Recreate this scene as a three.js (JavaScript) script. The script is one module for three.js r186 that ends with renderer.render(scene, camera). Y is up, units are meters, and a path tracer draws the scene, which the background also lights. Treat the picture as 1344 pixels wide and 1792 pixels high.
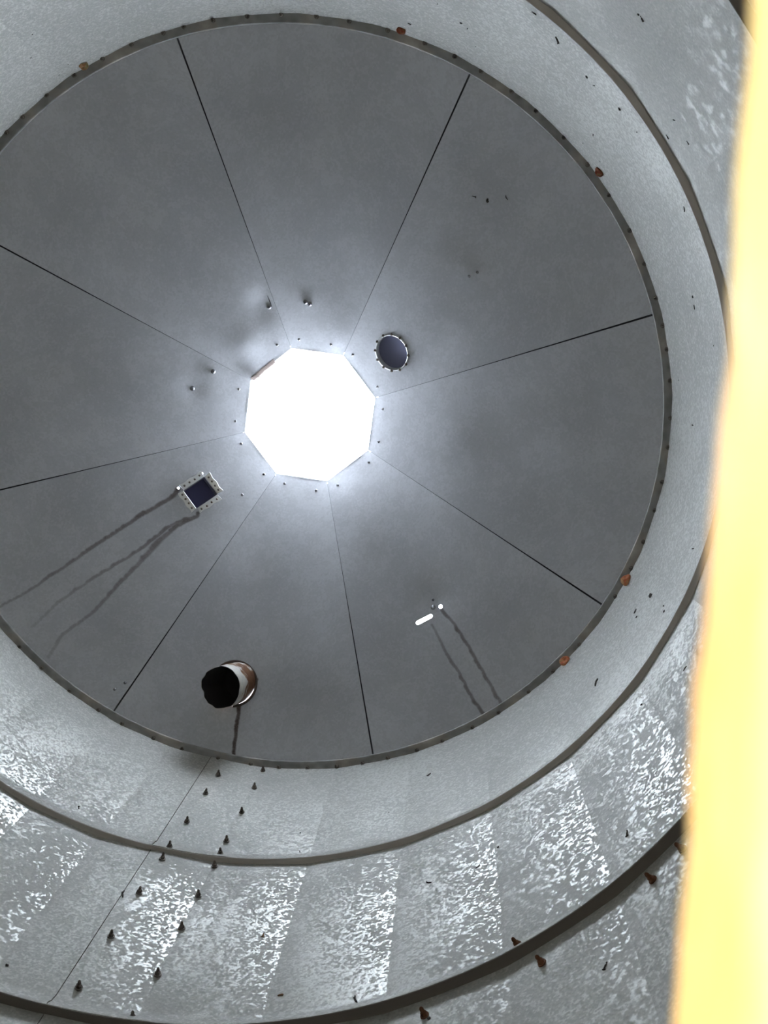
import * as THREE from 'three';
import { mergeGeometries } from 'three/addons/utils/BufferGeometryUtils.js';
import { Brush, Evaluator, SUBTRACTION } from 'three-bvh-csg';

// ---------------------------------------------------------------- camera, sky, sun, exposure
const R = 1.4;                       // silo radius (m)
const EYE = 1.5;                     // lens height above the ground outside (m)
const scene = new THREE.Scene();
const camera = new THREE.PerspectiveCamera(2 * Math.atan(896 / 1484.3) * 180 / Math.PI, 1344 / 1792, 0.005, 400);
// silo plan coordinates (X, Y, height above the lens), in radii -> scene metres
const W = (x, y, h) => new THREE.Vector3(x * R, EYE + h * R, -y * R);
const D = (x, y, h) => new THREE.Vector3(x, h, -y);
{
  const right = D(0.99727627, 0, 0.07375668), down = D(0.01010767, 0.99056541, -0.13666747), fwd = D(-0.07306082, 0.13704074, 0.98786738);
  const m = new THREE.Matrix4().makeBasis(right, down.clone().negate(), fwd.clone().negate());
  camera.quaternion.setFromRotationMatrix(m);
  camera.position.copy(W(0.44206, -0.05023, 0));
}
camera.focus = 3.0;                  // focused on the roof; the hatch rail 10 cm away blurs
camera.userData.fStop = 11;
scene.add(camera);

scene.background = new THREE.Color().setRGB(0.88, 0.97, 1.12);   // bright hazy sky
scene.backgroundIntensity = 24;
const sun = new THREE.DirectionalLight(new THREE.Color().setRGB(1, 0.94, 0.84), 26);
sun.position.set(-0.95, 5, -0.95).multiplyScalar(4);
sun.target.position.set(0, 3, 0);
sun.castShadow = true; sun.shadow.radius = 1;
sun.shadow.mapSize.set(2048, 2048);
Object.assign(sun.shadow.camera, { left: -4, right: 4, top: 4, bottom: -4, near: 1, far: 60 });
scene.add(sun, sun.target);
const EXPOSURE = 1.36;

// ---------------------------------------------------------------- helpers
let seed = 7;
const rnd = () => { seed = (seed + 0x6d2b79f5) | 0; let t = Math.imul(seed ^ (seed >>> 15), 1 | seed); t = (t + Math.imul(t ^ (t >>> 7), 61 | t)) ^ t; return ((t ^ (t >>> 14)) >>> 0) / 4294967296; };
const mix = (a, b, t) => a + (b - a) * t, clamp = (x, a, b) => Math.min(b, Math.max(a, x)), sstep = (a, b, x) => { x = clamp((x - a) / (b - a), 0, 1); return x * x * (3 - 2 * x); };
const used = {};
const numbered = (n) => { const k = (used[n] = (used[n] ?? -1) + 1); return k ? n + '_' + String(k).padStart(3, '0') : n; };
function add(name, geo, mat, parent = scene) {
  const o = new THREE.Mesh(geo, mat); o.name = numbered(name); o.castShadow = o.receiveShadow = true; parent.add(o); return o;
}
function group(name, parent = scene) { const g = new THREE.Group(); g.name = numbered(name); parent.add(g); return g; }
function tag(o, label, category, grp) { o.userData.label = label; o.userData.category = category; if (grp) o.userData.group = grp; return o; }
function structure(o) { o.userData.kind = 'structure'; return o; }
// periodic value noise on an nx x ny lattice
function lattice(nx, ny) { const a = new Float32Array(nx * ny); for (let i = 0; i < a.length; i++) a[i] = rnd(); return { nx, ny, a }; }
function vnoise(L, x, y) {         // x, y in 0..1, periodic
  x = (x - Math.floor(x)) * L.nx; y = (y - Math.floor(y)) * L.ny;
  const i = Math.floor(x) % L.nx, j = Math.floor(y) % L.ny, i1 = (i + 1) % L.nx, j1 = (j + 1) % L.ny;
  let fx = x - Math.floor(x), fy = y - Math.floor(y); fx = fx * fx * (3 - 2 * fx); fy = fy * fy * (3 - 2 * fy);
  const a = L.a, n = L.nx;
  return (a[j * n + i] * (1 - fx) + a[j * n + i1] * fx) * (1 - fy) + (a[j1 * n + i] * (1 - fx) + a[j1 * n + i1] * fx) * fy;
}
const octaves = (nx, ny, n) => Array.from({ length: n }, (_, k) => lattice(nx << k, ny << k));
function fbm(O, x, y) { let s = 0, w = 1, t = 0; for (const L of O) { s += w * vnoise(L, x, y); t += w; w *= 0.55; } return s / t; }
function pixels(w, h, f, srgb, repeat) {
  const d = new Uint8Array(w * h * 4), c = [0, 0, 0];
  for (let j = 0; j < h; j++) for (let i = 0; i < w; i++) {
    f(i / w, j / h, c); const k = (j * w + i) * 4;
    d[k] = clamp(c[0], 0, 1) * 255; d[k + 1] = clamp(c[1], 0, 1) * 255; d[k + 2] = clamp(c[2], 0, 1) * 255; d[k + 3] = 255;
  }
  return texture(d, w, h, srgb, repeat);
}
function texture(d, w, h, srgb, repeat) {
  const t = new THREE.DataTexture(d, w, h); t.magFilter = THREE.LinearFilter; t.minFilter = THREE.LinearMipmapLinearFilter; t.generateMipmaps = true;
  t.wrapS = t.wrapT = THREE.RepeatWrapping; if (srgb) t.colorSpace = THREE.SRGBColorSpace; if (repeat) t.repeat.set(...repeat); t.needsUpdate = true; return t;
}

// ---------------------------------------------------------------- materials
// weathered galvanised sheet: dull zinc with brighter, glossier flakes of spangle
function galvanised(w, h, metres, o) {
  const big = octaves(o.big[0], o.big[1], 4), mid = octaves(o.mid[0], o.mid[1], 4), fine = octaves(o.fine[0], o.fine[1], 2), wx = octaves(6, 4, 3), wy = octaves(6, 4, 3);
  const C = new Uint8Array(w * h * 4), Q = new Uint8Array(w * h * 4), B = new Uint8Array(w * h * 4);
  for (let j = 0; j < h; j++) for (let i = 0; i < w; i++) {
    const x = i / w, y = j / h, k = (j * w + i) * 4;
    const dx = (fbm(wx, x, y) - 0.5) * 0.04, dy = (fbm(wy, x, y) - 0.5) * 0.06;
    const b = fbm(big, x, y), m = fbm(mid, x + dx, y + dy), f = fbm(fine, x, y);
    const flake = sstep(o.edge[0], o.edge[1], m + (b - 0.5) * 0.45 + (f - 0.5) * 0.5);
    const v = o.value + (b - 0.5) * o.blotch + (f - 0.5) * o.grain + flake * o.flake;
    C[k] = clamp(v * o.tint[0], 0, 1) * 255; C[k + 1] = clamp(v * o.tint[1], 0, 1) * 255; C[k + 2] = clamp(v * o.tint[2], 0, 1) * 255; C[k + 3] = 255;
    const r = clamp(o.dull - flake * o.gloss + (f - 0.5) * 0.10, 0.05, 1);
    Q[k] = 255; Q[k + 1] = r * 255; Q[k + 2] = clamp(o.metal + flake * o.shine, 0, 1) * 255; Q[k + 3] = 255;
    const p = 0.5 * f + 0.5 * m; B[k] = B[k + 1] = B[k + 2] = p * 255; B[k + 3] = 255;
  }
  const rep = [1 / metres[0], 1 / metres[1]], rm = texture(Q, w, h, false, rep);
  return new THREE.MeshStandardMaterial({ map: texture(C, w, h, true, rep), roughnessMap: rm, metalnessMap: rm, roughness: 1, metalness: 1, bumpMap: texture(B, w, h, false, rep), bumpScale: o.bump });
}
const M = {};
M.wall = galvanised(2048, 1024, [2.4, 1.2], { big: [7, 4], mid: [280, 180], fine: [480, 300], edge: [0.53, 0.60], shine: 0.50, value: 0.715, blotch: 0.08, grain: 0.10, flake: 0.036, tint: [0.998, 1.0, 0.968], dull: 0.72, gloss: 0.38, metal: 0.22, bump: 0.00035 });
M.wallDull = galvanised(1024, 1024, [1.2, 1.2], { big: [4, 4], mid: [70, 90], fine: [240, 300], edge: [0.56, 0.70], shine: 0.2, value: 0.72, blotch: 0.10, grain: 0.10, flake: 0.03, tint: [0.998, 1.0, 0.968], dull: 0.70, gloss: 0.14, metal: 0.25, bump: 0.0003 });
M.roof = galvanised(1024, 1024, [1.3, 1.3], { big: [4, 4], mid: [40, 40], fine: [200, 200], edge: [0.5, 0.6], shine: 0.1, value: 0.74, blotch: 0.11, grain: 0.05, flake: 0.013, tint: [0.985, 0.993, 1.012], dull: 0.74, gloss: 0.08, metal: 0.35, bump: 0.0003 });
{
  const a = octaves(9, 4, 4), b = octaves(40, 20, 2);
  M.flange = new THREE.MeshStandardMaterial({ roughness: 0.68, metalness: 0.35, map: pixels(512, 256, (x, y, c) => {
    const n = fbm(a, x, y), f = fbm(b, x, y), r = sstep(0.5, 0.66, n), v = 0.57 + (n - 0.5) * 0.30 + (f - 0.5) * 0.10;
    c[0] = v + r * 0.005; c[1] = v - r * 0.015; c[2] = v - 0.012 - r * 0.035;
  }, true) });
}
M.steel = new THREE.MeshStandardMaterial({ color: new THREE.Color(0.66, 0.67, 0.66), roughness: 0.42, metalness: 0.55 });
M.bolt = new THREE.MeshStandardMaterial({ color: new THREE.Color(0.16, 0.14, 0.12), roughness: 0.5, metalness: 0.75 });
{
  const a = octaves(5, 5, 4), b = octaves(24, 24, 3);
  M.rustyBolt = new THREE.MeshStandardMaterial({ color: new THREE.Color(0.13, 0.055, 0.025), roughness: 0.85, metalness: 0.2 });
  M.dark = new THREE.MeshStandardMaterial({ color: new THREE.Color(0.05, 0.05, 0.055), roughness: 0.9 });
  M.duct = new THREE.MeshStandardMaterial({ color: new THREE.Color(0.30, 0.31, 0.36), roughness: 0.6, metalness: 0.4 });
  M.pipe = new THREE.MeshStandardMaterial({ roughness: 0.6, metalness: 0.35, map: pixels(256, 256, (x, y, c) => {
    const n = fbm(a, x, y), f = fbm(b, x, y), r = sstep(0.45, 0.62, n * 0.6 + f * 0.35 + (sstep(0.16, 0.24, y) * 0.24 - 0.12));
    c[0] = mix(0.80, 0.42, r) + (f - 0.5) * 0.14; c[1] = mix(0.79, 0.28, r) + (f - 0.5) * 0.14; c[2] = mix(0.76, 0.18, r) + (f - 0.5) * 0.08;
  }, true) });
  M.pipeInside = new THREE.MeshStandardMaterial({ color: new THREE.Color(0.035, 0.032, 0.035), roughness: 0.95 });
  M.nest = new THREE.MeshStandardMaterial({ roughness: 0.95, map: pixels(128, 128, (x, y, c) => { const f = fbm(a, x, y), g = fbm(b, x, y); c[0] = 0.74 + (g - 0.5) * 0.3; c[1] = 0.50 + (f - 0.5) * 0.3; c[2] = 0.36 + (f - 0.5) * 0.2; }, true) });
  M.nestPale = new THREE.MeshStandardMaterial({ roughness: 0.95, map: pixels(128, 128, (x, y, c) => { const f = fbm(a, x, y), g = fbm(b, x, y); c[0] = 0.62 + (g - 0.5) * 0.3; c[1] = 0.50 + (f - 0.5) * 0.25; c[2] = 0.36 + (f - 0.5) * 0.2; }, true) });
  M.rust = new THREE.MeshStandardMaterial({ roughness: 0.9, metalness: 0.1, map: pixels(128, 128, (x, y, c) => { const f = fbm(a, x, y), g = fbm(b, x, y); c[0] = 0.50 + (g - 0.5) * 0.35; c[1] = 0.30 + (f - 0.5) * 0.3; c[2] = 0.20 + (f - 0.5) * 0.2; }, true) });
  M.yellow = new THREE.MeshStandardMaterial({ roughness: 0.6, map: pixels(512, 256, (x, y, c) => {
    const n = fbm(a, x, y), f = fbm(b, x, y), p = sstep(0.42, 0.62, n);
    c[0] = 0.80; c[1] = mix(0.655, 0.73, p) + (f - 0.5) * 0.06; c[2] = mix(0.42, 0.50, p) + (f - 0.5) * 0.08;
  }, true) });
  M.floor = new THREE.MeshStandardMaterial({ roughness: 0.8, metalness: 0.1, map: pixels(512, 512, (x, y, c) => { const n = fbm(a, x, y), f = fbm(b, x, y), v = 0.62 + (n - 0.5) * 0.2 + (f - 0.5) * 0.1; c[0] = v; c[1] = v * 0.985; c[2] = v * 0.95; }, true) });
  M.ground = new THREE.MeshStandardMaterial({ roughness: 0.95, map: pixels(512, 512, (x, y, c) => { const n = fbm(a, x, y), f = fbm(b, x, y), v = 0.42 + (n - 0.5) * 0.2 + (f - 0.5) * 0.14; c[0] = v * 1.04; c[1] = v * 0.97; c[2] = v * 0.86; }, true, [1, 1]) });
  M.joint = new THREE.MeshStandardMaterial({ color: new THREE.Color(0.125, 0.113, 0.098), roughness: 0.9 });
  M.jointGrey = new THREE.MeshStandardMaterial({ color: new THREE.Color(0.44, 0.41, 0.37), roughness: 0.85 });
  M.portCover = new THREE.MeshStandardMaterial({ color: new THREE.Color(0.16, 0.165, 0.26), roughness: 0.7 });
  M.squareCover = new THREE.MeshStandardMaterial({ color: new THREE.Color(0.07, 0.07, 0.155), roughness: 0.7 });
  M.lip = new THREE.MeshStandardMaterial({ color: new THREE.Color(0.36, 0.29, 0.26), roughness: 0.9 });
  M.screw = new THREE.MeshStandardMaterial({ color: new THREE.Color(0.24, 0.24, 0.25), roughness: 0.35, metalness: 0.8 });
  M.collar = new THREE.MeshStandardMaterial({ color: new THREE.Color(0.07, 0.05, 0.04), roughness: 0.85 });
  M.fleck = new THREE.MeshStandardMaterial({ color: new THREE.Color(0.045, 0.04, 0.034), roughness: 0.9 });
  M.fleckBrown = new THREE.MeshStandardMaterial({ color: new THREE.Color(0.16, 0.08, 0.035), roughness: 0.9 });
}

// ---------------------------------------------------------------- the shape of the silo (slightly out of round)
const H_RIM = 2.223, H_RIB = 1.7381, H_LAP = 1.2292, H_LOW = 0.722, H_FLOOR = 0.0714;
const E1 = [0.0137, 0.0066], E2 = [0.0131, 0.0011];
function radius(phi, h) {
  const t = clamp((H_RIM - h) / (H_RIM - H_RIB), 0, 1);
  return 1 + mix(E1[0], E2[0], t) * Math.cos(2 * phi) + mix(E1[1], E2[1], t) * Math.sin(2 * phi);
}
const wallPoint = (phi, h, inward = 0) => { const r = radius(phi, h) - inward / R; return W(r * Math.cos(phi), r * Math.sin(phi), h); };
// creases left by the roller: a shallow fold every 12 degrees or so
const creases = [0.365, 0.575, 0.785, 0.993, 1.208, 1.424, 1.638, 1.908, 2.077];
while (creases[creases.length - 1] < 0.365 + 2 * Math.PI - 0.25) creases.push(creases[creases.length - 1] + (0.365 + 2 * Math.PI - 2.077) / 22);
const SEAM = 1.786;
const creaseInset = (phi, k) => {        // how far the facet's chord lies inside the arc (m)
  let a = phi; while (a < creases[0]) a += 2 * Math.PI; while (a >= creases[0] + 2 * Math.PI) a -= 2 * Math.PI;
  let c = 0; while (c + 1 < creases.length && creases[c + 1] <= a) c++;
  const b = c + 1 < creases.length ? creases[c + 1] : creases[0] + 2 * Math.PI, half = (b - creases[c]) / 2;
  return k * (1 - Math.cos(half) / Math.cos(a - creases[c] - half)) * R;
};
const facetAt = (h) => (h > H_RIB ? 0.36 : h > H_LAP ? 0.52 : 0.38);
const onWall = (phi, h, inward = 0) => wallPoint(phi, h, inward + creaseInset(phi, facetAt(h)) + (phi < SEAM && phi > SEAM - 0.19 ? 0.0022 : 0));
const inwardAt = (phi) => D(-Math.cos(phi), -Math.sin(phi), 0);

// profile of one wall sheet from its top down to the bead at its lower edge: [metres above the joint, metres inward]
function sheetGeometry(hTop, hBot, bead, facet, keep = () => true) {
  const H = (hTop - hBot) * R, prof = [];
  const beadTop = bead ? 0.06 : 0;
  for (let k = 0; k <= 10; k++) prof.push([mix(H, beadTop, k / 10), 0, 1]);
  if (bead) for (const [y, x] of bead) prof.push([y, x, y > 0.03 ? 0.6 : 0.06]);
  const geos = [];
  const N = 10;
  for (let c = 0; c < creases.length; c++) {
    const a0 = creases[c], a1 = c + 1 < creases.length ? creases[c + 1] : creases[0] + 2 * Math.PI, mid = (a0 + a1) / 2, half = (a1 - a0) / 2;
    if (!keep(mid)) continue;
    const pos = [], uv = [], idx = [];
    for (const side of [0, 1]) for (let j = 0; j < prof.length; j++) for (let i = 0; i <= N; i++) {
      const phi = mix(a0, a1, i / N), h = hBot + prof[j][0] / R, d = phi - mid;
      const flat = facet * prof[j][2] * (1 - Math.cos(half) / Math.cos(d)) * R;   // chord instead of arc
      const lap = phi < SEAM && phi > SEAM - 0.19 ? 0.0022 : 0;                    // the lapped end of the sheet stands proud
      const p = wallPoint(phi, h, side ? -0.003 : prof[j][1] + flat + lap);
      pos.push(p.x, p.y, p.z); uv.push(phi * R, h * R);
    }
    const n = N + 1, S = prof.length * n;
    for (const side of [0, 1]) for (let j = 0; j + 1 < prof.length; j++) for (let i = 0; i < N; i++) {
      const a = side * S + j * n + i, b = a + 1, e = a + n, f = e + 1;
      if (side) idx.push(a, e, b, b, e, f); else idx.push(a, b, e, b, f, e);
    }
    for (let i = 0; i < N; i++) {                                                  // close the top and bottom edges
      idx.push(i, S + i, i + 1, i + 1, S + i, S + i + 1);
      const q = (prof.length - 1) * n + i; idx.push(q, q + 1, S + q, q + 1, S + q + 1, S + q);
    }
    const g = new THREE.BufferGeometry();
    g.setAttribute('position', new THREE.Float32BufferAttribute(pos, 3)); g.setAttribute('uv', new THREE.Float32BufferAttribute(uv, 2)); g.setIndex(idx);
    g.computeVertexNormals(); geos.push(g);
  }
  return mergeGeometries(geos);
}
const roundBead = [[0.050, 0.0008], [0.040, 0.0042], [0.030, 0.0098], [0.020, 0.0140], [0.011, 0.0172], [0.005, 0.0190], [0.002, 0.0195], [0.0002, 0.0195]];
const lapBead = [[0.050, 0.0012], [0.040, 0.0050], [0.028, 0.0120], [0.018, 0.0185], [0.010, 0.0232], [0.005, 0.0252], [0.002, 0.0258], [0.0002, 0.0258]];
// the joint below a bead: a dull brown strip closing its underside
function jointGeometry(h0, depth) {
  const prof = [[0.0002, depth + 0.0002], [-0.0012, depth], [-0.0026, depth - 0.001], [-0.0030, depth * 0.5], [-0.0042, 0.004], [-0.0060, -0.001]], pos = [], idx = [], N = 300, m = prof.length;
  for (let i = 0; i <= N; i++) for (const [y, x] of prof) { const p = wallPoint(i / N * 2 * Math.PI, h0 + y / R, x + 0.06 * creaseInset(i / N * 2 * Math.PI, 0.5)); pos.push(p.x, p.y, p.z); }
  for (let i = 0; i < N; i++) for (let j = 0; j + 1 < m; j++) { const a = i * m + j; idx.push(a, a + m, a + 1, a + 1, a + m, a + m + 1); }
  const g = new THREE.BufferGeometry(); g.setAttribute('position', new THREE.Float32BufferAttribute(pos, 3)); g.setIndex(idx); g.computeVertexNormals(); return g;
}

const wall = structure(group('wall_round'));
const sheets = [
  [H_RIM + 0.004, H_RIB, roundBead, 0.36], [H_RIB, H_LAP, lapBead, 0.52], [H_LAP, H_LOW, roundBead, 0.38], [H_LOW, H_FLOOR - 0.02, null, 0.38],
].map(([t, b, bead, f], k) => add('wall_sheet', sheetGeometry(t, b, bead, f, k === 1 ? (a) => a < 2.9 : undefined), M.wall, wall));
add('wall_sheet', sheetGeometry(H_RIB, H_LAP, lapBead, 0.52, (a) => a >= 2.9), M.wallDull, wall);   // the far side of the second course, duller zinc
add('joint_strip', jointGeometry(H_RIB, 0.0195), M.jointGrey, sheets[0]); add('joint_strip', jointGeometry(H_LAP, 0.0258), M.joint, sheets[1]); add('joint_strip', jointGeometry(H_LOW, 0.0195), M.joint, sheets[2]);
const sheetAt = (h) => sheets[h > H_RIB ? 0 : h > H_LAP ? 1 : h > H_LOW ? 2 : 3];
// the lap's raw edge: a thin strip along the vertical seam of every course but the lowest
for (let k = 0; k < 3; k++) {
  const [t, b, bead] = [[H_RIM, H_RIB, roundBead], [H_RIB - 0.005, H_LAP, lapBead], [H_LAP - 0.005, H_LOW, roundBead]][k], pos = [], idx = [];
  const over = (h) => { const y = (h - b) * R; if (y >= 0.06) return 0; let c = [0.06, 0]; for (const q of bead) { if (y >= q[0]) return mix(q[1], c[1], (y - q[0]) / (c[0] - q[0])); c = q; } return c[1]; };
  const hs = []; for (let j = 0; j <= 10; j++) hs.push(mix(t, b + 0.06 / R, j / 10)); for (const q of bead) hs.push(b + q[0] / R);
  for (const h of hs) for (const [dp, inn] of [[0.0005, -0.001], [0.0005, 0.001], [-0.0004, 0.0016], [-0.0006, -0.001]]) { const p = wallPoint(SEAM + dp, h, inn + 0.0022 + over(h) + creaseInset(SEAM, facetAt(h + 0.001)) * (h < b + 0.03 / R ? 0.22 : h < b + 0.06 / R ? 0.95 : 1)); pos.push(p.x, p.y, p.z); }
  for (let j = 0; j + 1 < hs.length; j++) for (let i = 0; i < 3; i++) { const a = j * 4 + i; idx.push(a, a + 1, a + 4, a + 1, a + 5, a + 4); }
  const g = new THREE.BufferGeometry(); g.setAttribute('position', new THREE.Float32BufferAttribute(pos, 3)); g.setIndex(idx); g.computeVertexNormals();
  add('seam_edge', g, M.joint, sheets[k]);
}

// ---------------------------------------------------------------- bolts through the wall
function boltGeometry(nut, len, shank) {            // along +Y, base at 0
  const washer = new THREE.CylinderGeometry(nut * 0.80, nut * 0.84, 0.0022, 20); washer.translate(0, 0.0011, 0);
  const hex = new THREE.LatheGeometry([[0, 0.002], [nut * 0.56, 0.002], [nut * 0.58, 0.003], [nut * 0.58, 0.0085], [nut * 0.50, 0.0105], [0, 0.0105]].map((q) => new THREE.Vector2(...q)), 6);
  const pts = [[0, 0]]; for (let k = 0; k <= 9; k++) { pts.push([shank * (k % 2 ? 0.90 : 1), 0.009 + (len - 0.013) * k / 9]); }
  pts.push([shank * 0.6, len - 0.001], [0, len]);
  const rod = new THREE.LatheGeometry(pts.map((q) => new THREE.Vector2(...q)), 10);
  const gs = [washer, hex, rod].map((g) => g.toNonIndexed());
  gs[1].computeVertexNormals();
  return mergeGeometries(gs);
}
const BOLT = boltGeometry(0.0118, 0.021, 0.0042), RUSTY = boltGeometry(0.0125, 0.022, 0.005), SMALL = boltGeometry(0.0105, 0.015, 0.0038);
const UP = new THREE.Vector3(0, 1, 0);
function fix(name, geo, mat, parent, at, dir, spin = rnd() * 6) {
  const o = add(name, geo, mat, parent); o.position.copy(at);
  o.quaternion.setFromUnitVectors(UP, dir.clone().normalize()).multiply(new THREE.Quaternion().setFromAxisAngle(UP, spin)); return o;
}
function wallBolt(phi, h, geo = BOLT, mat = M.bolt, inn = 0.001) { return fix('bolt', geo, mat, sheetAt(h), onWall(phi, h, inn), inwardAt(phi).add(new THREE.Vector3((rnd() - 0.5) * 0.12, (rnd() - 0.5) * 0.12, 0))); }
for (const [phi, h] of [[1.739, 2.129], [1.742, 2.02], [1.746, 1.874], [1.754, 1.577], [1.756, 1.433], [1.757, 1.293], [1.628, 2.195], [1.629, 2.093], [1.63, 1.959], [1.633, 1.822], [1.635, 1.602], [1.636, 1.494], [1.638, 1.36], [1.643, 1.25],
  [1.757, 1.10], [1.757, 0.95], [1.643, 1.06], [1.643, 0.90]]) wallBolt(phi, h, BOLT, M.bolt, 0.003);
for (const [phi, h] of [[1.748, 1.748], [1.63, 1.755]]) wallBolt(phi, h, BOLT, M.bolt, 0.013);
for (const [phi, h] of [[1.75, 1.708], [1.632, 1.715]]) wallBolt(phi, h, BOLT, M.bolt, 0.002);
wallBolt(0.964, 1.243, RUSTY, M.rustyBolt, 0.014);
for (const [phi, h] of [[0.932, 1.188], [0.72, 1.192], [0.656, 1.194], [1.136, 1.190]]) wallBolt(phi, h, RUSTY, M.rustyBolt, 0.001);

// ---------------------------------------------------------------- the roof: eight gores round an octagonal hole
const TH0 = -1.82633, R_IN = 0.218, H_IN = 2.7061, R_OUT = 0.9833, H_OUT = 2.2352, CX = 0.0022, CY = 0.015, STEP = Math.PI / 4;
function goreFlat(g, u, s) {
  const a = TH0 + g * STEP, b = a + u * STEP;
  const x0 = mix(Math.cos(a), Math.cos(a + STEP), u) * R_IN + CX, y0 = mix(Math.sin(a), Math.sin(a + STEP), u) * R_IN + CY;
  const r = R_OUT + E1[0] * Math.cos(2 * b) + E1[1] * Math.sin(2 * b);
  return W(mix(x0, r * Math.cos(b), s), mix(y0, r * Math.sin(b), s), mix(H_IN, H_OUT, s));
}
function goreNormal(g, u, s) {                       // pointing into the silo
  const p = goreFlat(g, u, s), a = goreFlat(g, u + 0.01, s).sub(p), b = goreFlat(g, u, s + 0.01).sub(p), n = a.cross(b).normalize();
  return n.y > 0 ? n.negate() : n;
}
const dents = [[6, 0.874, 0.14, 0.05, 0.004], [6, 0.613, 0.197, 0.07, -0.007], [7, 0.85, 0.19, 0.09, -0.008], [7, 0.45, 0.12, 0.10, 0.008], [0, 0.37, 0.181, 0.05, 0.004], [1, 0.49, 0.56, 0.08, 0.004], [3, 0.5, 0.61, 0.10, -0.006], [2, 0.4, 0.35, 0.2, 0.004], [0, 0.6, 0.3, 0.2, -0.004], [5, 0.5, 0.26, 0.16, 0.003], [4, 0.55, 0.78, 0.14, -0.003]];
seed = 4242;
const warp = octaves(3, 3, 2);
function goreBump(g, u, s) {                          // metres, towards the inside: sheets are never quite flat
  const w = sstep(0, 0.10, u) * sstep(0, 0.10, 1 - u) * sstep(-0.02, 0.10, s) * sstep(0, 0.12, 1 - s);
  let d = (fbm(warp, u * 0.8 + g * 0.37, s * 0.8 + g * 0.61) - 0.5) * 0.015 * w;
  for (const [k, du, ds, rad, amp] of dents) if (k === g) { const x = (u - du) * (0.17 + 0.6 * s) * R, y = (s - ds) * 0.9 * R, q = (x * x + y * y) / (rad * rad); d += amp * Math.exp(-q * 2.2) * Math.min(1, w * 3); }
  if (g === 7) d += 0.011 * Math.exp(-Math.pow((u - 0.14) / 0.13, 2) - Math.pow(s / 0.05, 2));     // bent corner at the hole
  return d;
}
const gorePoint = (g, u, s, inward = 0) => goreFlat(g, u, s).addScaledVector(goreNormal(g, u, s), goreBump(g, u, s) + inward);
const goreUV = (u, s) => [((u - 0.5) * (0.167 + 0.603 * s) * R) / 1.3 + 0.5, s * 0.962];   // metres / 1.3
function goreGeometry(g) {
  const NU = 44, NS = 44, pos = [], uv = [], idx = [], n = NU + 1, S = n * (NS + 1);
  for (const side of [0, 1]) for (let j = 0; j <= NS; j++) for (let i = 0; i <= NU; i++) {
    const s = j / NS, gap = mix(0.0004, 0.0036, Math.pow(s, 1.5)) / ((0.167 + 0.603 * s) * R);
    const u = mix(gap, 1 - gap, i / NU), p = gorePoint(g, u, s, side ? -0.002 : 0);
    pos.push(p.x, p.y, p.z); uv.push(...goreUV(u, s));
  }
  const quad = (a, b, c, d) => idx.push(a, b, c, a, c, d);
  for (let j = 0; j < NS; j++) for (let i = 0; i < NU; i++) { const a = j * n + i; quad(a, a + n, a + n + 1, a + 1); quad(S + a, S + a + 1, S + a + n + 1, S + a + n); }
  for (let i = 0; i < NU; i++) { quad(i, i + 1, S + i + 1, S + i); const q = NS * n + i; quad(q, S + q, S + q + 1, q + 1); }
  for (let j = 0; j < NS; j++) { const a = j * n; quad(a, S + a, S + a + n, a + n); const b = a + NU; quad(b, b + n, S + b + n, S + b); }
  const geo = new THREE.BufferGeometry();
  geo.setAttribute('position', new THREE.Float32BufferAttribute(pos, 3)); geo.setAttribute('uv', new THREE.Float32BufferAttribute(uv, 2)); geo.setIndex(idx);
  // orientation: make the inner face look into the silo
  const p0 = new THREE.Vector3(...pos.slice(0, 3)), m = (NS >> 1) * n + (NU >> 1), A = (k) => new THREE.Vector3(pos[k * 3], pos[k * 3 + 1], pos[k * 3 + 2]);
  if (A(m + n).sub(A(m)).cross(A(m + n + 1).sub(A(m))).dot(goreNormal(g, 0.5, 0.5)) < 0) for (let k = 0; k < idx.length; k += 3) { const t = idx[k + 1]; idx[k + 1] = idx[k + 2]; idx[k + 2] = t; }
  geo.setIndex(idx);
  const flat = geo;                                    // shared vertices only within each face of the sheet: creased edges
  flat.computeVertexNormals();
  const nor = flat.attributes.normal;
  for (let side = 0; side < 2; side++) for (let j = 0; j <= NS; j++) for (let i = 0; i <= NU; i++) if (!i || !j || i === NU || j === NS) {
    const q = goreNormal(g, i / NU, j / NS).multiplyScalar(side ? -1 : 1); nor.setXYZ(side * S + j * n + i, q.x, q.y, q.z);
  }
  return flat;
}
const evaluator = new Evaluator(); evaluator.useGroups = false; evaluator.attributes = ['position', 'normal', 'uv'];
function cutter(g, u, s, geo, turn = 0) {             // a solid along the sheet's normal, y of geo along it
  const b = new Brush(geo); b.position.copy(gorePoint(g, u, s));
  const y = goreNormal(g, u, s), down = goreFlat(g, u, s + 0.01).sub(goreFlat(g, u, s)).normalize(), x = new THREE.Vector3().crossVectors(y, down);
  b.quaternion.setFromRotationMatrix(new THREE.Matrix4().makeBasis(x, y, down)); b.rotateY(turn); b.updateMatrixWorld(true); return b;
}
function goreFrame(o, g, u, s, turn = 0) { const b = cutter(g, u, s, new THREE.BufferGeometry(), turn); o.position.copy(b.position); o.quaternion.copy(b.quaternion); return o; }
const stadium = (len, r) => { const sh = new THREE.Shape(); sh.absarc(len / 2, 0, r, -Math.PI / 2, Math.PI / 2); sh.absarc(-len / 2, 0, r, Math.PI / 2, Math.PI * 1.5); sh.closePath(); const q = new THREE.ExtrudeGeometry(sh, { depth: 0.06, bevelEnabled: false, curveSegments: 12 }); q.translate(0, 0, -0.03); q.rotateX(Math.PI / 2); return q; };
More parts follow.
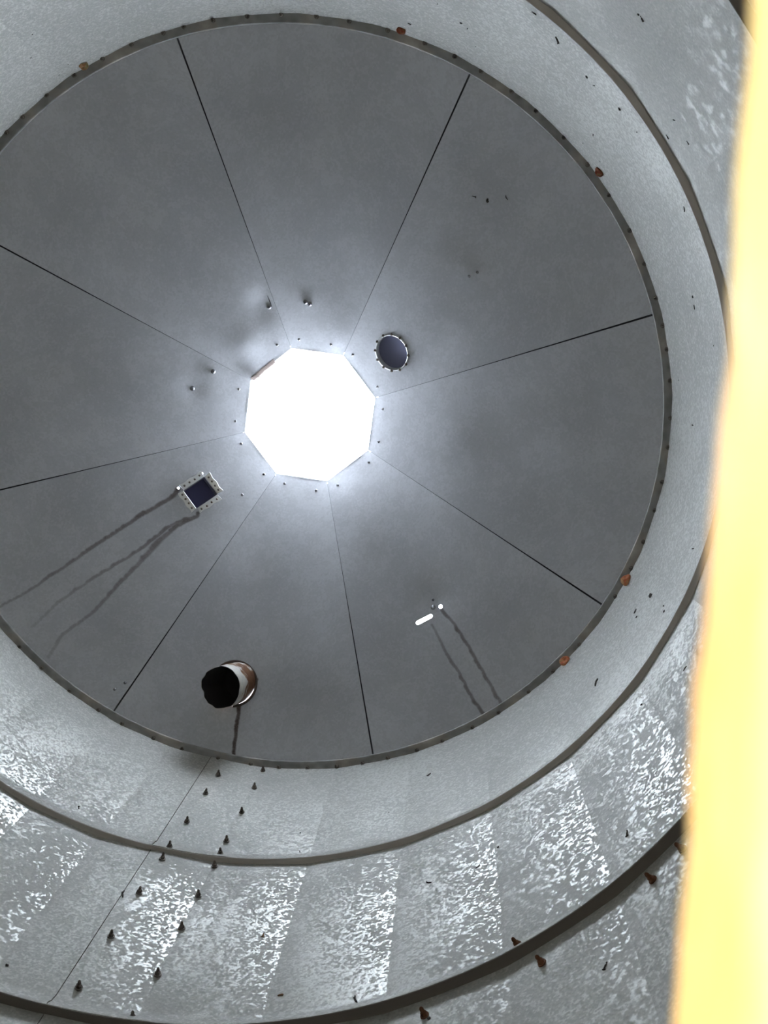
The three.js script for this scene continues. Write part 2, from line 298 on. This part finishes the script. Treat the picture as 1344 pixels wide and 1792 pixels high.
const PIPE = { u: 0.599, s: 0.778, r: 0.083 }, PORT = { u: 0.544, s: 0.165, r: 0.074 }, SQ = { u: 0.512, s: 0.262, w: 0.096, l: 0.112 };
const pipeAxis = () => {            // the pipe leans, so its axis differs from the sheet's normal
  const p = goreFlat(4, PIPE.u, PIPE.s), phi = Math.atan2(-p.z, p.x);
  return D(0, 0, -0.08).addScaledVector(D(-Math.sin(phi), Math.cos(phi), 0), 0.02).addScaledVector(D(Math.cos(phi), Math.sin(phi), 0), -0.013).normalize();
};
const cuts = {
  1: [cutter(1, PORT.u, PORT.s, new THREE.CylinderGeometry(PORT.r, PORT.r, 0.06, 48))],
  3: [cutter(3, 0.598, 0.641, stadium(0.058, 0.0085), -0.06), cutter(3, 0.489, 0.633, new THREE.CylinderGeometry(0.0085, 0.0085, 0.06, 20))],
  4: [(() => { const b = cutter(4, PIPE.u, PIPE.s, new THREE.CylinderGeometry(PIPE.r + 0.0035, PIPE.r + 0.0035, 0.16, 48)); b.quaternion.setFromUnitVectors(UP, pipeAxis()); b.updateMatrixWorld(true); return b; })()],
  5: [cutter(5, SQ.u, SQ.s, new THREE.BoxGeometry(SQ.w, 0.06, SQ.l)), cutter(5, 0.650, 0.314, new THREE.CylinderGeometry(0.005, 0.005, 0.06, 12)), cutter(5, 0.668, 0.216, new THREE.CylinderGeometry(0.004, 0.004, 0.06, 12))],
};

// stains: dirt washed down the sheets from the openings, drawn into those sheets' own colour
function stained(list) {
  const base = M.roof.map.image, w = base.width, h = base.height, d = new Uint8Array(base.data), wob = octaves(20, 20, 3);
  const cover = new Float32Array(w * h);
  for (const { path, wide, dark } of list) {
    for (let k = 0; k + 1 < path.length; k++) {
      const [u0, s0] = goreUV(...path[k]), [u1, s1] = goreUV(...path[k + 1]), steps = Math.ceil(Math.hypot(u1 - u0, s1 - s0) * w);
      for (let q = 0; q <= steps; q++) {
        const t = q / steps, T = (k + t) / (path.length - 1), nz = fbm(wob, mix(u0, u1, t) * 3, mix(s0, s1, t) * 3) - 0.5;
        const cx = mix(u0, u1, t) * w + nz * 9, cy = mix(s0, s1, t) * h, rr = wide(T) * w / 1.3 / 2 * (1 + nz * 0.7), op = dark(T) * (0.85 + nz * 0.6);
        const e = Math.ceil(rr + 2);
        for (let y = -e; y <= e; y++) for (let x = -e; x <= e; x++) {
          const i = Math.round(cx + x), j = Math.round(cy + y); if (i < 0 || j < 0 || i >= w || j >= h) continue;
          const v = op * (1 - sstep(rr * 0.35, rr + 1.2, Math.hypot(x, y))); if (v > cover[j * w + i]) cover[j * w + i] = v;
        }
      }
    }
  }
  const C = [0.275, 0.23, 0.22];
  for (let k = 0; k < w * h; k++) { const f = clamp(cover[k] * (0.75 + 0.5 * rnd()), 0, 1); for (let c = 0; c < 3; c++) d[k * 4 + c] = mix(d[k * 4 + c], C[c] * 255, f); }
  const m = M.roof.clone(); m.map = texture(d, w, h, true); return m;
}
for (const k of ['map', 'roughnessMap', 'bumpMap']) M.roof[k].repeat.set(1, 1);
const thin = (a, b) => (t) => mix(a, b, t);
const roofMaterial = {
  5: stained([
    { path: [[0.64, 0.318], [0.611, 0.343], [0.607, 0.463], [0.597, 0.574], [0.586, 0.683], [0.576, 0.789], [0.569, 0.892], [0.574, 0.986]], wide: thin(0.026, 0.011), dark: (t) => 0.75 - 0.5 * t },
    { path: [[0.38, 0.315], [0.361, 0.324], [0.435, 0.41], [0.429, 0.532], [0.446, 0.64], [0.46, 0.744], [0.46, 0.851], [0.443, 0.95]], wide: thin(0.022, 0.012), dark: (t) => 0.72 - 0.62 * t },
    { path: [[0.38, 0.315], [0.361, 0.324], [0.402, 0.398], [0.402, 0.46], [0.375, 0.558], [0.349, 0.692], [0.331, 0.786], [0.346, 0.903], [0.316, 0.981]], wide: (t) => 0.022 - 0.008 * t + 0.012 * Math.exp(-Math.pow((t - 0.42) * 7, 2)), dark: (t) => 0.75 - 0.6 * t },
  ]),
  4: stained([{ path: [[0.546, 0.845], [0.535, 0.917], [0.525, 0.979], [0.519, 1.0]], wide: thin(0.019, 0.015), dark: thin(0.95, 0.9) },
    { path: [[0.50, 0.75], [0.52, 0.80], [0.56, 0.83]], wide: thin(0.02, 0.02), dark: thin(0.85, 0.7) }, { path: [[0.50, 0.75], [0.52, 0.73], [0.56, 0.71]], wide: thin(0.016, 0.012), dark: thin(0.8, 0.4) }]),
  3: stained([
    { path: [[0.577, 0.67], [0.58, 0.77], [0.574, 0.856], [0.578, 0.936], [0.569, 0.996]], wide: thin(0.013, 0.017), dark: (t) => 0.30 + 0.28 * t },
    { path: [[0.492, 0.645], [0.479, 0.727], [0.482, 0.814], [0.491, 0.906], [0.496, 0.998]], wide: thin(0.017, 0.016), dark: (t) => 0.55 - 0.1 * t },
  ]),
};

const ceiling = structure(group('ceiling'));
const panels = [];
for (let g = 0; g < 8; g++) {
  let geo = goreGeometry(g);
  if (cuts[g]) { let b = new Brush(geo); b.updateMatrixWorld(true); for (const c of cuts[g]) b = evaluator.evaluate(b, c, SUBTRACTION); geo = b.geometry; }
  const panel = add('roof_panel', geo, roofMaterial[g] ?? M.roof, ceiling); panels.push(panel);
  // cap over the seam towards the next panel: a folded channel above the gap
  {
    const pos = [], idx = [], a = TH0 + (g + 1) * STEP, NS = 16;
    for (let j = 0; j <= NS; j++) {
      const s = mix(0.0, 1.02, j / NS), p = goreFlat(g, 1, s), t = D(-Math.sin(a), Math.cos(a), 0), up = goreNormal(g, 0.98, s).add(goreNormal((g + 1) % 8, 0.02, s)).normalize().negate();
      for (const [x, y] of [[-0.020, 0.002], [-0.008, 0.003], [-0.007, 0.026], [0.007, 0.026], [0.008, 0.003], [0.020, 0.002]]) { const q = p.clone().addScaledVector(t, x).addScaledVector(up, y); pos.push(q.x, q.y, q.z); }
    }
    for (let j = 0; j < NS; j++) for (let i = 0; i < 5; i++) { const q = j * 6 + i; idx.push(q, q + 1, q + 6, q + 1, q + 7, q + 6); }
    const q = new THREE.BufferGeometry(); q.setAttribute('position', new THREE.Float32BufferAttribute(pos, 3)); q.setIndex(idx); q.computeVertexNormals();
    add('seam_cap', q, M.dark, panel);
  }
  // turned-down eave flange along the wall
  {
    const NU = 40, pos = [], uv = [], idx = [], prof = [[0.997, 0.001], [0.999, 0.005], [1.002, 0.006], [1.010, 0.005], [1.022, 0.004], [1.042, 0.003], [1.042, -0.003], [0.997, -0.001]];
    for (let i = 0; i <= NU; i++) for (const [s, inn] of prof) { const u = mix(-0.001, 1.001, i / NU), p = goreFlat(g, u, s).addScaledVector(goreNormal(g, u, 1), inn + (s > 0.975 && inn > 0 ? 0.0012 * Math.sin(u * 23 + g) + 0.0008 * Math.sin(u * 61 + 2 * g) : 0)); pos.push(p.x, p.y, p.z); uv.push(u, s * 3); }
    const m = prof.length;
    for (let i = 0; i < NU; i++) for (let j = 0; j + 1 < m; j++) { const q = i * m + j; idx.push(q, q + 1, q + m, q + 1, q + m + 1, q + m); }
    const q = new THREE.BufferGeometry(); q.setAttribute('position', new THREE.Float32BufferAttribute(pos, 3)); q.setAttribute('uv', new THREE.Float32BufferAttribute(uv, 2)); q.setIndex(idx); q.computeVertexNormals();
    add('eave_flange', q, M.flange, panel);
  }
}
// short unseen upstand added outside the hole to cut grazing sky light
{
  const pos = [], idx = [];
  for (let k = 0; k <= 8; k++) for (const [out, up] of [[0.001, -0.001], [0.001, 0.070], [0.004, 0.070], [0.006, -0.004]]) { const p = goreFlat(k % 8, 0, 0), d = new THREE.Vector3(p.x - CX * R, 0, p.z + CY * R).normalize(); p.addScaledVector(d, out); pos.push(p.x, p.y + up, p.z); }
  for (let k = 0; k < 8; k++) for (let j = 0; j < 3; j++) { const a = k * 4 + j; idx.push(a, a + 1, a + 4, a + 1, a + 5, a + 4); }
  const q = new THREE.BufferGeometry(); q.setAttribute('position', new THREE.Float32BufferAttribute(pos, 3)); q.setIndex(idx); const f = q.toNonIndexed(); f.computeVertexNormals();
  add('added_upstand', f, M.flange, ceiling);
}
const goreOf = (phi) => { let d = (phi - TH0) / STEP; d = ((d % 8) + 8) % 8; return [Math.floor(d), d - Math.floor(d)]; };
// bolts along the eave
const eave = [-2.341, -2.283, -2.199, -2.111, -2.026, -1.943, -1.855, -1.8, -1.723, -1.635, -1.548, -1.458, -1.374, -1.274, -1.175, -1.093, -1.018, -0.927, -0.849, -0.754, -0.665, -0.573, -0.472, -0.382, -0.293, -0.223, -0.163, -0.084, 0.009, 0.083, 0.172, 0.247, 0.333, 0.408, 0.493, 0.652, 0.753, 0.839, 0.939, 1.022, 1.114, 1.19, 1.275, 1.348, 1.422, 1.506, 1.588, 1.67, 1.766, 1.873, 1.961, 2.06, 2.138, 2.237, 2.339, 2.426];
for (let a = 2.52; a < 2 * Math.PI - 2.36; a += 0.094) eave.push(a);
for (const phi of eave) { const [g, u] = goreOf(phi); fix('bolt', SMALL, M.bolt, panels[g], goreFlat(g, u, 1.019).addScaledVector(goreNormal(g, u, 1), 0.004), goreNormal(g, u, 1).add(inwardAt(phi).multiplyScalar(0.2))); }
// screws round the hole and stray screws in the sheets
const screwGeo = (() => { const pts = [[0, 0], [0.0085, 0], [0.0085, 0.0015], [0.0055, 0.003], [0.0032, 0.0035], [0.0034, 0.006], [0.0028, 0.009], [0.0012, 0.013], [0, 0.014]]; return new THREE.LatheGeometry(pts.map((q) => new THREE.Vector2(...q)), 10); })();
screwGeo.scale(0.75, 0.9, 0.75);
const bigScrew = screwGeo.clone().scale(1.7, 1.6, 1.7);
for (const [g, u, s] of [[6, 0.767, 0.039], [6, 0.23, 0.038], [5, 0.818, 0.037], [7, 0.79, 0.042], [0, 0.188, 0.039], [0, 0.728, 0.036], [1, 0.156, 0.035], [1, 0.826, 0.036], [2, 0.23, 0.04], [2, 0.772, 0.04], [3, 0.172, 0.044], [3, 0.816, 0.043], [4, 0.216, 0.044], [4, 0.765, 0.035], [5, 0.171, 0.04]]) fix('screw', screwGeo, M.screw, panels[g], gorePoint(g, u, s, -0.001), goreNormal(g, u, s));
for (const [g, u, s, big] of [[6, 0.874, 0.14, 1], [6, 0.613, 0.197, 1], [7, 0.921, 0.172, 1], [0, 0.355, 0.182, 1], [0, 0.40, 0.176, 1], [1, 0.49, 0.552, 0], [1, 0.503, 0.58, 0], [5, 0.027, 0.905, 0], [5, 0.045, 0.939, 0], [5, 0.202, 0.154, 0], [3, 0.503, 0.599, 0], [3, 0.525, 0.621, 1]]) fix('screw', big ? bigScrew : screwGeo, M.screw, panels[g], gorePoint(g, u, s, -0.001), goreNormal(g, u, s));
// rusted ragged lip on the inner edge of one panel
{
  const pos = [], idx = [], N = 60;
  for (let k = 0; k <= N; k++) {
    const u = mix(0.04, 0.60, k / N), jag = 0.0025 + 0.004 * rnd() + 0.004 * Math.max(0, Math.sin(k * 0.55)) * (1 - k / N);
    for (const [s, inn] of [[0.007 + 0.004 * rnd(), 0.0012], [-0.001, 0.0016], [-0.002 - jag / 1.2, 0.0012], [-0.002 - jag / 1.2, -0.001]]) { const p = gorePoint(7, u, s, inn); pos.push(p.x, p.y, p.z); }
  }
  for (let k = 0; k < N; k++) for (let j = 0; j < 3; j++) { const a = k * 4 + j; idx.push(a, a + 1, a + 4, a + 1, a + 5, a + 4); }
  const q = new THREE.BufferGeometry(); q.setAttribute('position', new THREE.Float32BufferAttribute(pos, 3)); q.setIndex(idx); q.computeVertexNormals();
  add('rusty_lip', q, M.lip, panels[7]);
}

// ---------------------------------------------------------------- openings and fittings on the roof
// torn-ended inlet pipe hanging through the roof
{
  const t = tag(group('inlet_pipe'), 'short rusty metal inlet pipe with a ragged open end poking down through the roof', 'pipe');
  const root = gorePoint(4, PIPE.u, PIPE.s); t.position.copy(root);
  const axis = pipeAxis(), L = 0.1174;
  const NB = 72, rag = (k) => 0.004 * Math.sin(k * 0.349) + 0.003 * Math.sin(k * 0.698 + 1) + 0.002 * Math.sin(k * 1.309 + 2);
  const build = (r, y0, inner) => {
    const pos = [], uv = [], idx = [], rows = 8;
    for (let j = 0; j <= rows; j++) for (let k = 0; k <= NB; k++) {
      const a = k / NB * 2 * Math.PI, y = mix(y0, L + rag(k % NB), j / rows), rr = r * (1 + 0.012 * Math.sin(a * 3)) - (inner ? 0 : 0) + (j === rows ? (rag(k % NB) * 0.25) : 0);
      pos.push(rr * Math.cos(a), y, rr * Math.sin(a)); uv.push(k / NB, 1 - j / rows);
    }
    for (let j = 0; j < rows; j++) for (let k = 0; k < NB; k++) { const a = j * (NB + 1) + k, b = a + NB + 1; if (inner) idx.push(a, b, a + 1, a + 1, b, b + 1); else idx.push(a, a + 1, b, a + 1, b + 1, b); }
    const g = new THREE.BufferGeometry(); g.setAttribute('position', new THREE.Float32BufferAttribute(pos, 3)); g.setAttribute('uv', new THREE.Float32BufferAttribute(uv, 2)); g.setIndex(idx); g.computeVertexNormals(); return g;
  };
  const inner = new THREE.Group(); t.quaternion.setFromUnitVectors(UP, axis);
  add('pipe_wall', build(PIPE.r, -0.16, false), M.pipe, t);
  add('pipe_lining', build(PIPE.r - 0.0022, -0.158, true), M.pipeInside, t);
  const lid = new THREE.CylinderGeometry(PIPE.r * 0.985, PIPE.r * 0.985, 0.02, 48); lid.translate(0, -0.10, 0); add('pipe_cap', lid, M.pipeInside, t);
  // dented dark collar where it meets the sheet: an open arc, leaving a slit of daylight on one side
  const n = goreNormal(4, PIPE.u, PIPE.s).applyQuaternion(t.quaternion.clone().invert());
  const collar = new THREE.TorusGeometry(PIPE.r + 0.009, 0.0065, 8, 60, Math.PI * 1.25); collar.rotateX(Math.PI / 2);
  const c = add('pipe_collar', collar, M.collar, t); c.quaternion.setFromUnitVectors(UP, n.clone()); c.position.addScaledVector(n, -0.002); c.rotateY(0.9);
}
// round port with a riveted rim
{
  const t = tag(group('round_port'), 'round bolted port beside the octagonal roof opening, dark inside', 'port');
  goreFrame(t, 1, PORT.u, PORT.s);
  const ring = new THREE.LatheGeometry([[PORT.r - 0.001, -0.02], [PORT.r - 0.001, -0.001], [PORT.r + 0.001, 0.0035], [PORT.r + 0.005, 0.0035], [PORT.r + 0.0065, 0.0005]].map((q) => new THREE.Vector2(...q)), 64);
  add('rim', ring, M.steel, t);
  const collar = new THREE.CylinderGeometry(PORT.r - 0.0005, PORT.r - 0.0005, 0.022, 48, 1, true); collar.translate(0, -0.012, 0); add('collar', collar, M.duct, t);
  const lid = new THREE.CylinderGeometry(PORT.r + 0.006, PORT.r + 0.006, 0.004, 48); lid.translate(0, -0.022, 0); add('cover', lid, M.portCover, t);
  for (let k = 0; k < 12; k++) { const a = k / 12 * 2 * Math.PI + 0.2; fix('rivet', screwGeo, M.bolt, t, new THREE.Vector3((PORT.r + 0.006) * Math.cos(a), 0.003, (PORT.r + 0.006) * Math.sin(a)), UP); }
}
// square hatch framed by four riveted strips
{
  const t = tag(group('square_port'), 'square roof port framed with riveted metal strips and rust streaks running from it', 'port');
  goreFrame(t, 5, SQ.u, SQ.s);
  const box = (w, h, d, x, y, z) => { const b = new THREE.BoxGeometry(w, h, d); b.translate(x, y, z); return b; };
  const hw = SQ.w / 2, hl = SQ.l / 2;
  add('duct', mergeGeometries([box(0.002, 0.036, SQ.l, -hw, -0.019, 0), box(0.002, 0.036, SQ.l, hw, -0.019, 0), box(SQ.w, 0.036, 0.002, 0, -0.019, -hl), box(SQ.w, 0.036, 0.002, 0, -0.019, hl)]), M.duct, t);
  add('cover', box(SQ.w + 0.01, 0.003, SQ.l + 0.01, 0, -0.038, 0), M.squareCover, t);
  for (let k = 0; k < 4; k++) {
    const long = k % 2 ? SQ.w : SQ.l, off = (k % 2 ? hl : hw) + 0.015, ang = k * Math.PI / 2, sh = new THREE.Shape(), NB = 12, wide = 0.025;
    sh.moveTo(-long / 2 + 0.003, -wide / 2); sh.lineTo(long / 2 - 0.003, -wide / 2);
    for (let q = 0; q <= NB; q++) sh.lineTo(mix(long / 2 + 0.002, -long / 2 - 0.001, q / NB), wide / 2 + 0.0022 * Math.sin(q * 1.1 + k) - (k === 0 ? 0.004 * (q / NB) : 0));
    sh.closePath();
    const e = new THREE.ExtrudeGeometry(sh, { depth: 0.0022, bevelEnabled: true, bevelSize: 0.0008, bevelThickness: 0.0008, bevelSegments: 1, curveSegments: 4 });
    e.rotateX(Math.PI / 2); e.translate(0, 0.0045, 0);                 // now in the x-z plane, y along the normal
    const st = add('frame_strip', e, M.steel, t);
    st.rotation.y = ang + Math.PI / 2; st.position.set(Math.cos(ang) * off, 0.001, -Math.sin(ang) * off); st.rotateX([0.10, -0.16, -0.18, 0.14][k]);
    for (let q = 0; q < 4; q++) fix('rivet', screwGeo.clone().scale(0.8, 0.6, 0.8), M.bolt, st, new THREE.Vector3(mix(-0.36, 0.36, q / 3) * long, 0.0045, (rnd() - 0.5) * 0.003), UP);
  }
}

// ---------------------------------------------------------------- mud nests stuck along the eave
function nestGeometry(sx, sy, sz, k, bite) {
  const g = new THREE.IcosahedronGeometry(1, 4); const L = octaves(4, 4, 3), p = g.attributes.position, v = new THREE.Vector3();
  for (let i = 0; i < p.count; i++) {
    v.fromBufferAttribute(p, i); const n = fbm(L, Math.atan2(v.z, v.x) / 6.2832 + 0.5, v.y * 0.4 + 0.5) - 0.5;
    let r = 1 + n * 0.7; const open = Math.max(0, v.dot(bite)); r *= 1 - 0.75 * sstep(0.55, 0.95, open);
    v.multiplyScalar(r); v.set(v.x * sx, v.y * sy, v.z * sz); p.setXYZ(i, v.x, v.y, v.z);
  }
  g.computeVertexNormals(); return g;
}
const nests = [
  [-2.075, 2.206, 0.016, 0.014, 0.012, M.nestPale, 'pale tan mud nest under the eave at the upper left of the wall', 0],
  [-1.237, 2.196, 0.017, 0.009, 0.012, M.rust, 'dark reddish mud nest on the wall at the top, below the eave', 0],
  [-0.629, 2.180, 0.018, 0.012, 0.012, M.rust, 'small brown mud nest beside the eave at the upper right', 0.5],
  [0.439, 2.206, 0.024, 0.019, 0.017, M.nest, 'largest orange mud nest with a broken hollow side, on the eave at the right', 0.6],
  [0.709, 2.208, 0.020, 0.016, 0.016, M.nest, 'orange mud nest on the eave at the lower right, next to the broken one', -0.4],
];
for (const [phi, h, a, b, c, mat, label, tilt] of nests) {
  const bite = new THREE.Vector3(0.5, -0.5, 0.7).normalize();
  const o = tag(add('mud_nest', nestGeometry(a, b, c, 0, bite), mat), label, 'nest', 'mud nests along the eave');
  o.position.copy(onWall(phi, h, c * 0.5)); const z = inwardAt(phi); o.quaternion.setFromRotationMatrix(new THREE.Matrix4().makeBasis(new THREE.Vector3().crossVectors(UP, z), UP, z)); o.rotateZ(tilt);
}

// ---------------------------------------------------------------- flecks of dirt and dead insects stuck to the sheets
const fleckShapes = [0, 1, 2, 3].map((k) => {
  const gs = [];
  const bit = (sx, sy, sz, x, y, tilt) => { const g = new THREE.IcosahedronGeometry(1, 1); const p = g.attributes.position; for (let i = 0; i < p.count; i++) { const f = 0.8 + 0.4 * Math.abs(Math.sin(p.getX(i) * 5 + p.getY(i) * 7 + k)); p.setXYZ(i, p.getX(i) * f, p.getY(i) * f, p.getZ(i) * f); } g.scale(sx, sy, sz); g.rotateZ(tilt); g.translate(x, y, 0); g.computeVertexNormals(); gs.push(g); };
  if (k === 0) { bit(0.18, 1, 0.2, 0, 0, 0.2); bit(0.14, 0.5, 0.2, 0.12, 0.9, -0.3); }
  if (k === 1) { bit(0.5, 0.6, 0.35, 0, 0, 0); bit(0.25, 0.3, 0.25, 0.45, 0.5, 0); }
  if (k === 2) { bit(0.2, 0.75, 0.2, 0, 0, 0.7); bit(0.2, 0.45, 0.2, 0.5, -0.4, -0.6); bit(0.14, 0.2, 0.15, -0.7, 0.6, 0); }
  if (k === 3) { bit(0.24, 0.9, 0.25, 0, 0, 0.1); bit(0.6, 0.14, 0.16, 0, 0.5, 0.35); }
  return mergeGeometries(gs);
});
function fleck(phi, h, size, k, turn, mat = M.fleck) {
  const o = add('dirt_fleck', fleckShapes[k], mat, sheetAt(h)), z = inwardAt(phi);
  o.position.copy(onWall(phi, h, 0.0012)); o.quaternion.setFromRotationMatrix(new THREE.Matrix4().makeBasis(new THREE.Vector3().crossVectors(UP, z), UP, z)); o.rotateZ(turn); o.scale.setScalar(size);
}
for (const [phi, h, mm = 4, k, turn] of [[-0.917, 1.792, 8, 2], [-0.854, 1.823, 13, 0, 0.5], [-0.766, 1.853, 7, 1], [-0.744, 1.859, 6, 0], [-0.675, 1.773, 5], [-0.67, 1.84, 7, 1], [-0.692, 2.061, 7, 0], [-0.704, 2.153], [-0.726, 1.504, 5, 1], [-0.717, 1.506, 8, 2], [-0.568, 1.64, 5, 0], [-0.557, 1.71, 7, 2], [-0.521, 1.64, 6, 2], [-0.431, 1.812, 8, 0], [-0.383, 1.767, 12, 3], [-0.643, 2.139, 3], [-0.613, 1.834, 3], [-0.262, 1.945, 6, 1], [-0.241, 1.948, 6, 0], [-0.151, 1.856, 4], [-0.085, 2.151, 3], [0.02, 2.027, 7, 2], [0.278, 1.835, 8, 0], [0.424, 1.975, 14, 1], [0.478, 2.018, 9, 2], [0.483, 1.986, 6, 1], [0.419, 1.861, 5], [0.426, 1.841, 6, 1], [0.66, 1.932, 15, 0, -0.6], [0.477, 1.579, 7, 0], [0.593, 1.653, 5], [0.754, 1.756, 5, 1], [0.702, 1.762, 9, 2], [1.15, 2.045, 10, 3], [1.464, 1.87, 4, 1], [1.249, 1.905, 3], [1.451, 1.786, 6, 0], [1.137, 1.55, 9, 0], [1.03, 1.536, 7, 0], [0.985, 1.569, 6, 1], [1.261, 1.27, 12, 0], [0.73, 1.338, 11, 2], [0.835, 1.104, 10, 2], [1.992, 1.804, 8, 2], [2.145, 1.76, 6, 1], [1.894, 1.305, 6, 1], [1.664, 1.492, 5, 0], [1.784, 1.561, 14, 0, 0.3], [-2.101, 1.987, 3], [-2.147, 2.058, 3], [-1.14, 1.991, 4], [-1.082, 2.034, 4, 1], [-1.065, 2.043, 5, 2], [-1.04, 2.109, 3], [-1.214, 2.15, 7, 3], [1.128, 1.18, 6, 1], [-2.1, 2.17, 3], [-2.137, 2.188, 3]]) fleck(phi, h, mm / 1000, k ?? Math.floor(rnd() * 4), turn ?? rnd() * 6);
for (const [phi, h, mm] of [[1.47, 1.483, 9], [1.401, 1.314, 8]]) fleck(phi, h, mm / 1000, 3, rnd() * 6, M.fleckBrown);
for (const [u, s, k, mm] of [[0.246, 0.731, 2, 9], [0.303, 0.747, 1, 10], [0.356, 0.792, 0, 8]]) { const o = add('dirt_fleck', fleckShapes[k], M.fleck, panels[1]); o.position.copy(gorePoint(1, u, s, 0.001)); o.quaternion.setFromUnitVectors(new THREE.Vector3(0, 0, 1), goreNormal(1, u, s)); o.scale.setScalar(mm / 1000); }

// ---------------------------------------------------------------- floor with the hatch the lens looks through, and the ground below
const FY = EYE + H_FLOOR * R;
const HATCH = { x0: 0.20, x1: 0.655, z0: -0.19, z1: 0.31 };
{
  const sh = new THREE.Shape(); sh.absarc(0, 0, R * 1.005, 0, 2 * Math.PI);
  const ho = new THREE.Path(); ho.moveTo(HATCH.x0, HATCH.z0); ho.lineTo(HATCH.x1 + 0.06, HATCH.z0); ho.lineTo(HATCH.x1 + 0.06, HATCH.z1); ho.lineTo(HATCH.x0, HATCH.z1); ho.closePath(); sh.holes.push(ho);
  const g = new THREE.ExtrudeGeometry(sh, { depth: 0.004, bevelEnabled: false, curveSegments: 96 }); g.rotateX(Math.PI / 2); g.translate(0, FY + 0.002, 0);
  structure(add('floor', g, M.floor));
}
{
  const t = tag(group('hatch_frame'), 'bright yellow hatch frame edge out of focus along the right side beside the lens', 'frame');
  t.position.set(0, FY, 0);
  // rail beside the lens: flaking, slightly uneven edge
  const rail = (x0, x1, z0, z1, y0, y1, rough) => {
    const NZ = 80, sec = [[x0, y1], [x0 - 0.0006, y1 - 0.004], [x0, (y0 + y1) / 2], [x0 - 0.0004, y0 + 0.004], [x0 + 0.003, y0], [x1, y0], [x1, y1]], pos = [], uv = [], idx = [];
    for (let k = 0; k <= NZ; k++) sec.forEach(([x, y], j) => { const z = mix(z0, z1, k / NZ), w = j < 4 ? rough * (0.5 * Math.sin(z * 90) + 0.4 * Math.sin(z * 213 + j) + 0.3 * Math.sin(z * 431)) : 0; pos.push(x + w + rough * 8 * (-z - 0.05) * 0.0, y, z); uv.push(z * 3, j / 8); });
    const m = sec.length; for (let k = 0; k < NZ; k++) for (let j = 0; j < m; j++) { const a = k * m + j, b = k * m + (j + 1) % m; idx.push(a, b, a + m, b, b + m, a + m); }
    const g = new THREE.BufferGeometry(); g.setAttribute('position', new THREE.Float32BufferAttribute(pos, 3)); g.setAttribute('uv', new THREE.Float32BufferAttribute(uv, 2)); g.setIndex(idx); g.computeVertexNormals(); return g;
  };
  const r = add('rail', rail(0.6478, 0.72, HATCH.z0, HATCH.z1, -0.034, 0.0, 0.0006), M.yellow, t);
  r.rotation.y = 0.026; 
  for (const [x0, x1, z0, z1] of [[HATCH.x0 - 0.05, HATCH.x0, HATCH.z0 - 0.05, HATCH.z1 + 0.05], [HATCH.x0, 0.72, HATCH.z0 - 0.05, HATCH.z0], [HATCH.x0, 0.72, HATCH.z1, HATCH.z1 + 0.05]]) { const b = new THREE.BoxGeometry(x1 - x0, 0.034, z1 - z0); b.translate((x0 + x1) / 2, -0.019, (z0 + z1) / 2); add('rail', b, M.yellow, t); }
}
{ const g = new THREE.CircleGeometry(60, 64); g.rotateX(-Math.PI / 2); const uv = g.attributes.uv; for (let i = 0; i < uv.count; i++) uv.setXY(i, uv.getX(i) * 60, uv.getY(i) * 60); structure(add('ground', g, M.ground)); }

// ---------------------------------------------------------------- render
const renderer = new THREE.WebGLRenderer({ antialias: true });
renderer.toneMapping = THREE.LinearToneMapping; renderer.toneMappingExposure = EXPOSURE;
renderer.shadowMap.enabled = true; renderer.shadowMap.type = THREE.PCFSoftShadowMap;
renderer.render(scene, camera);
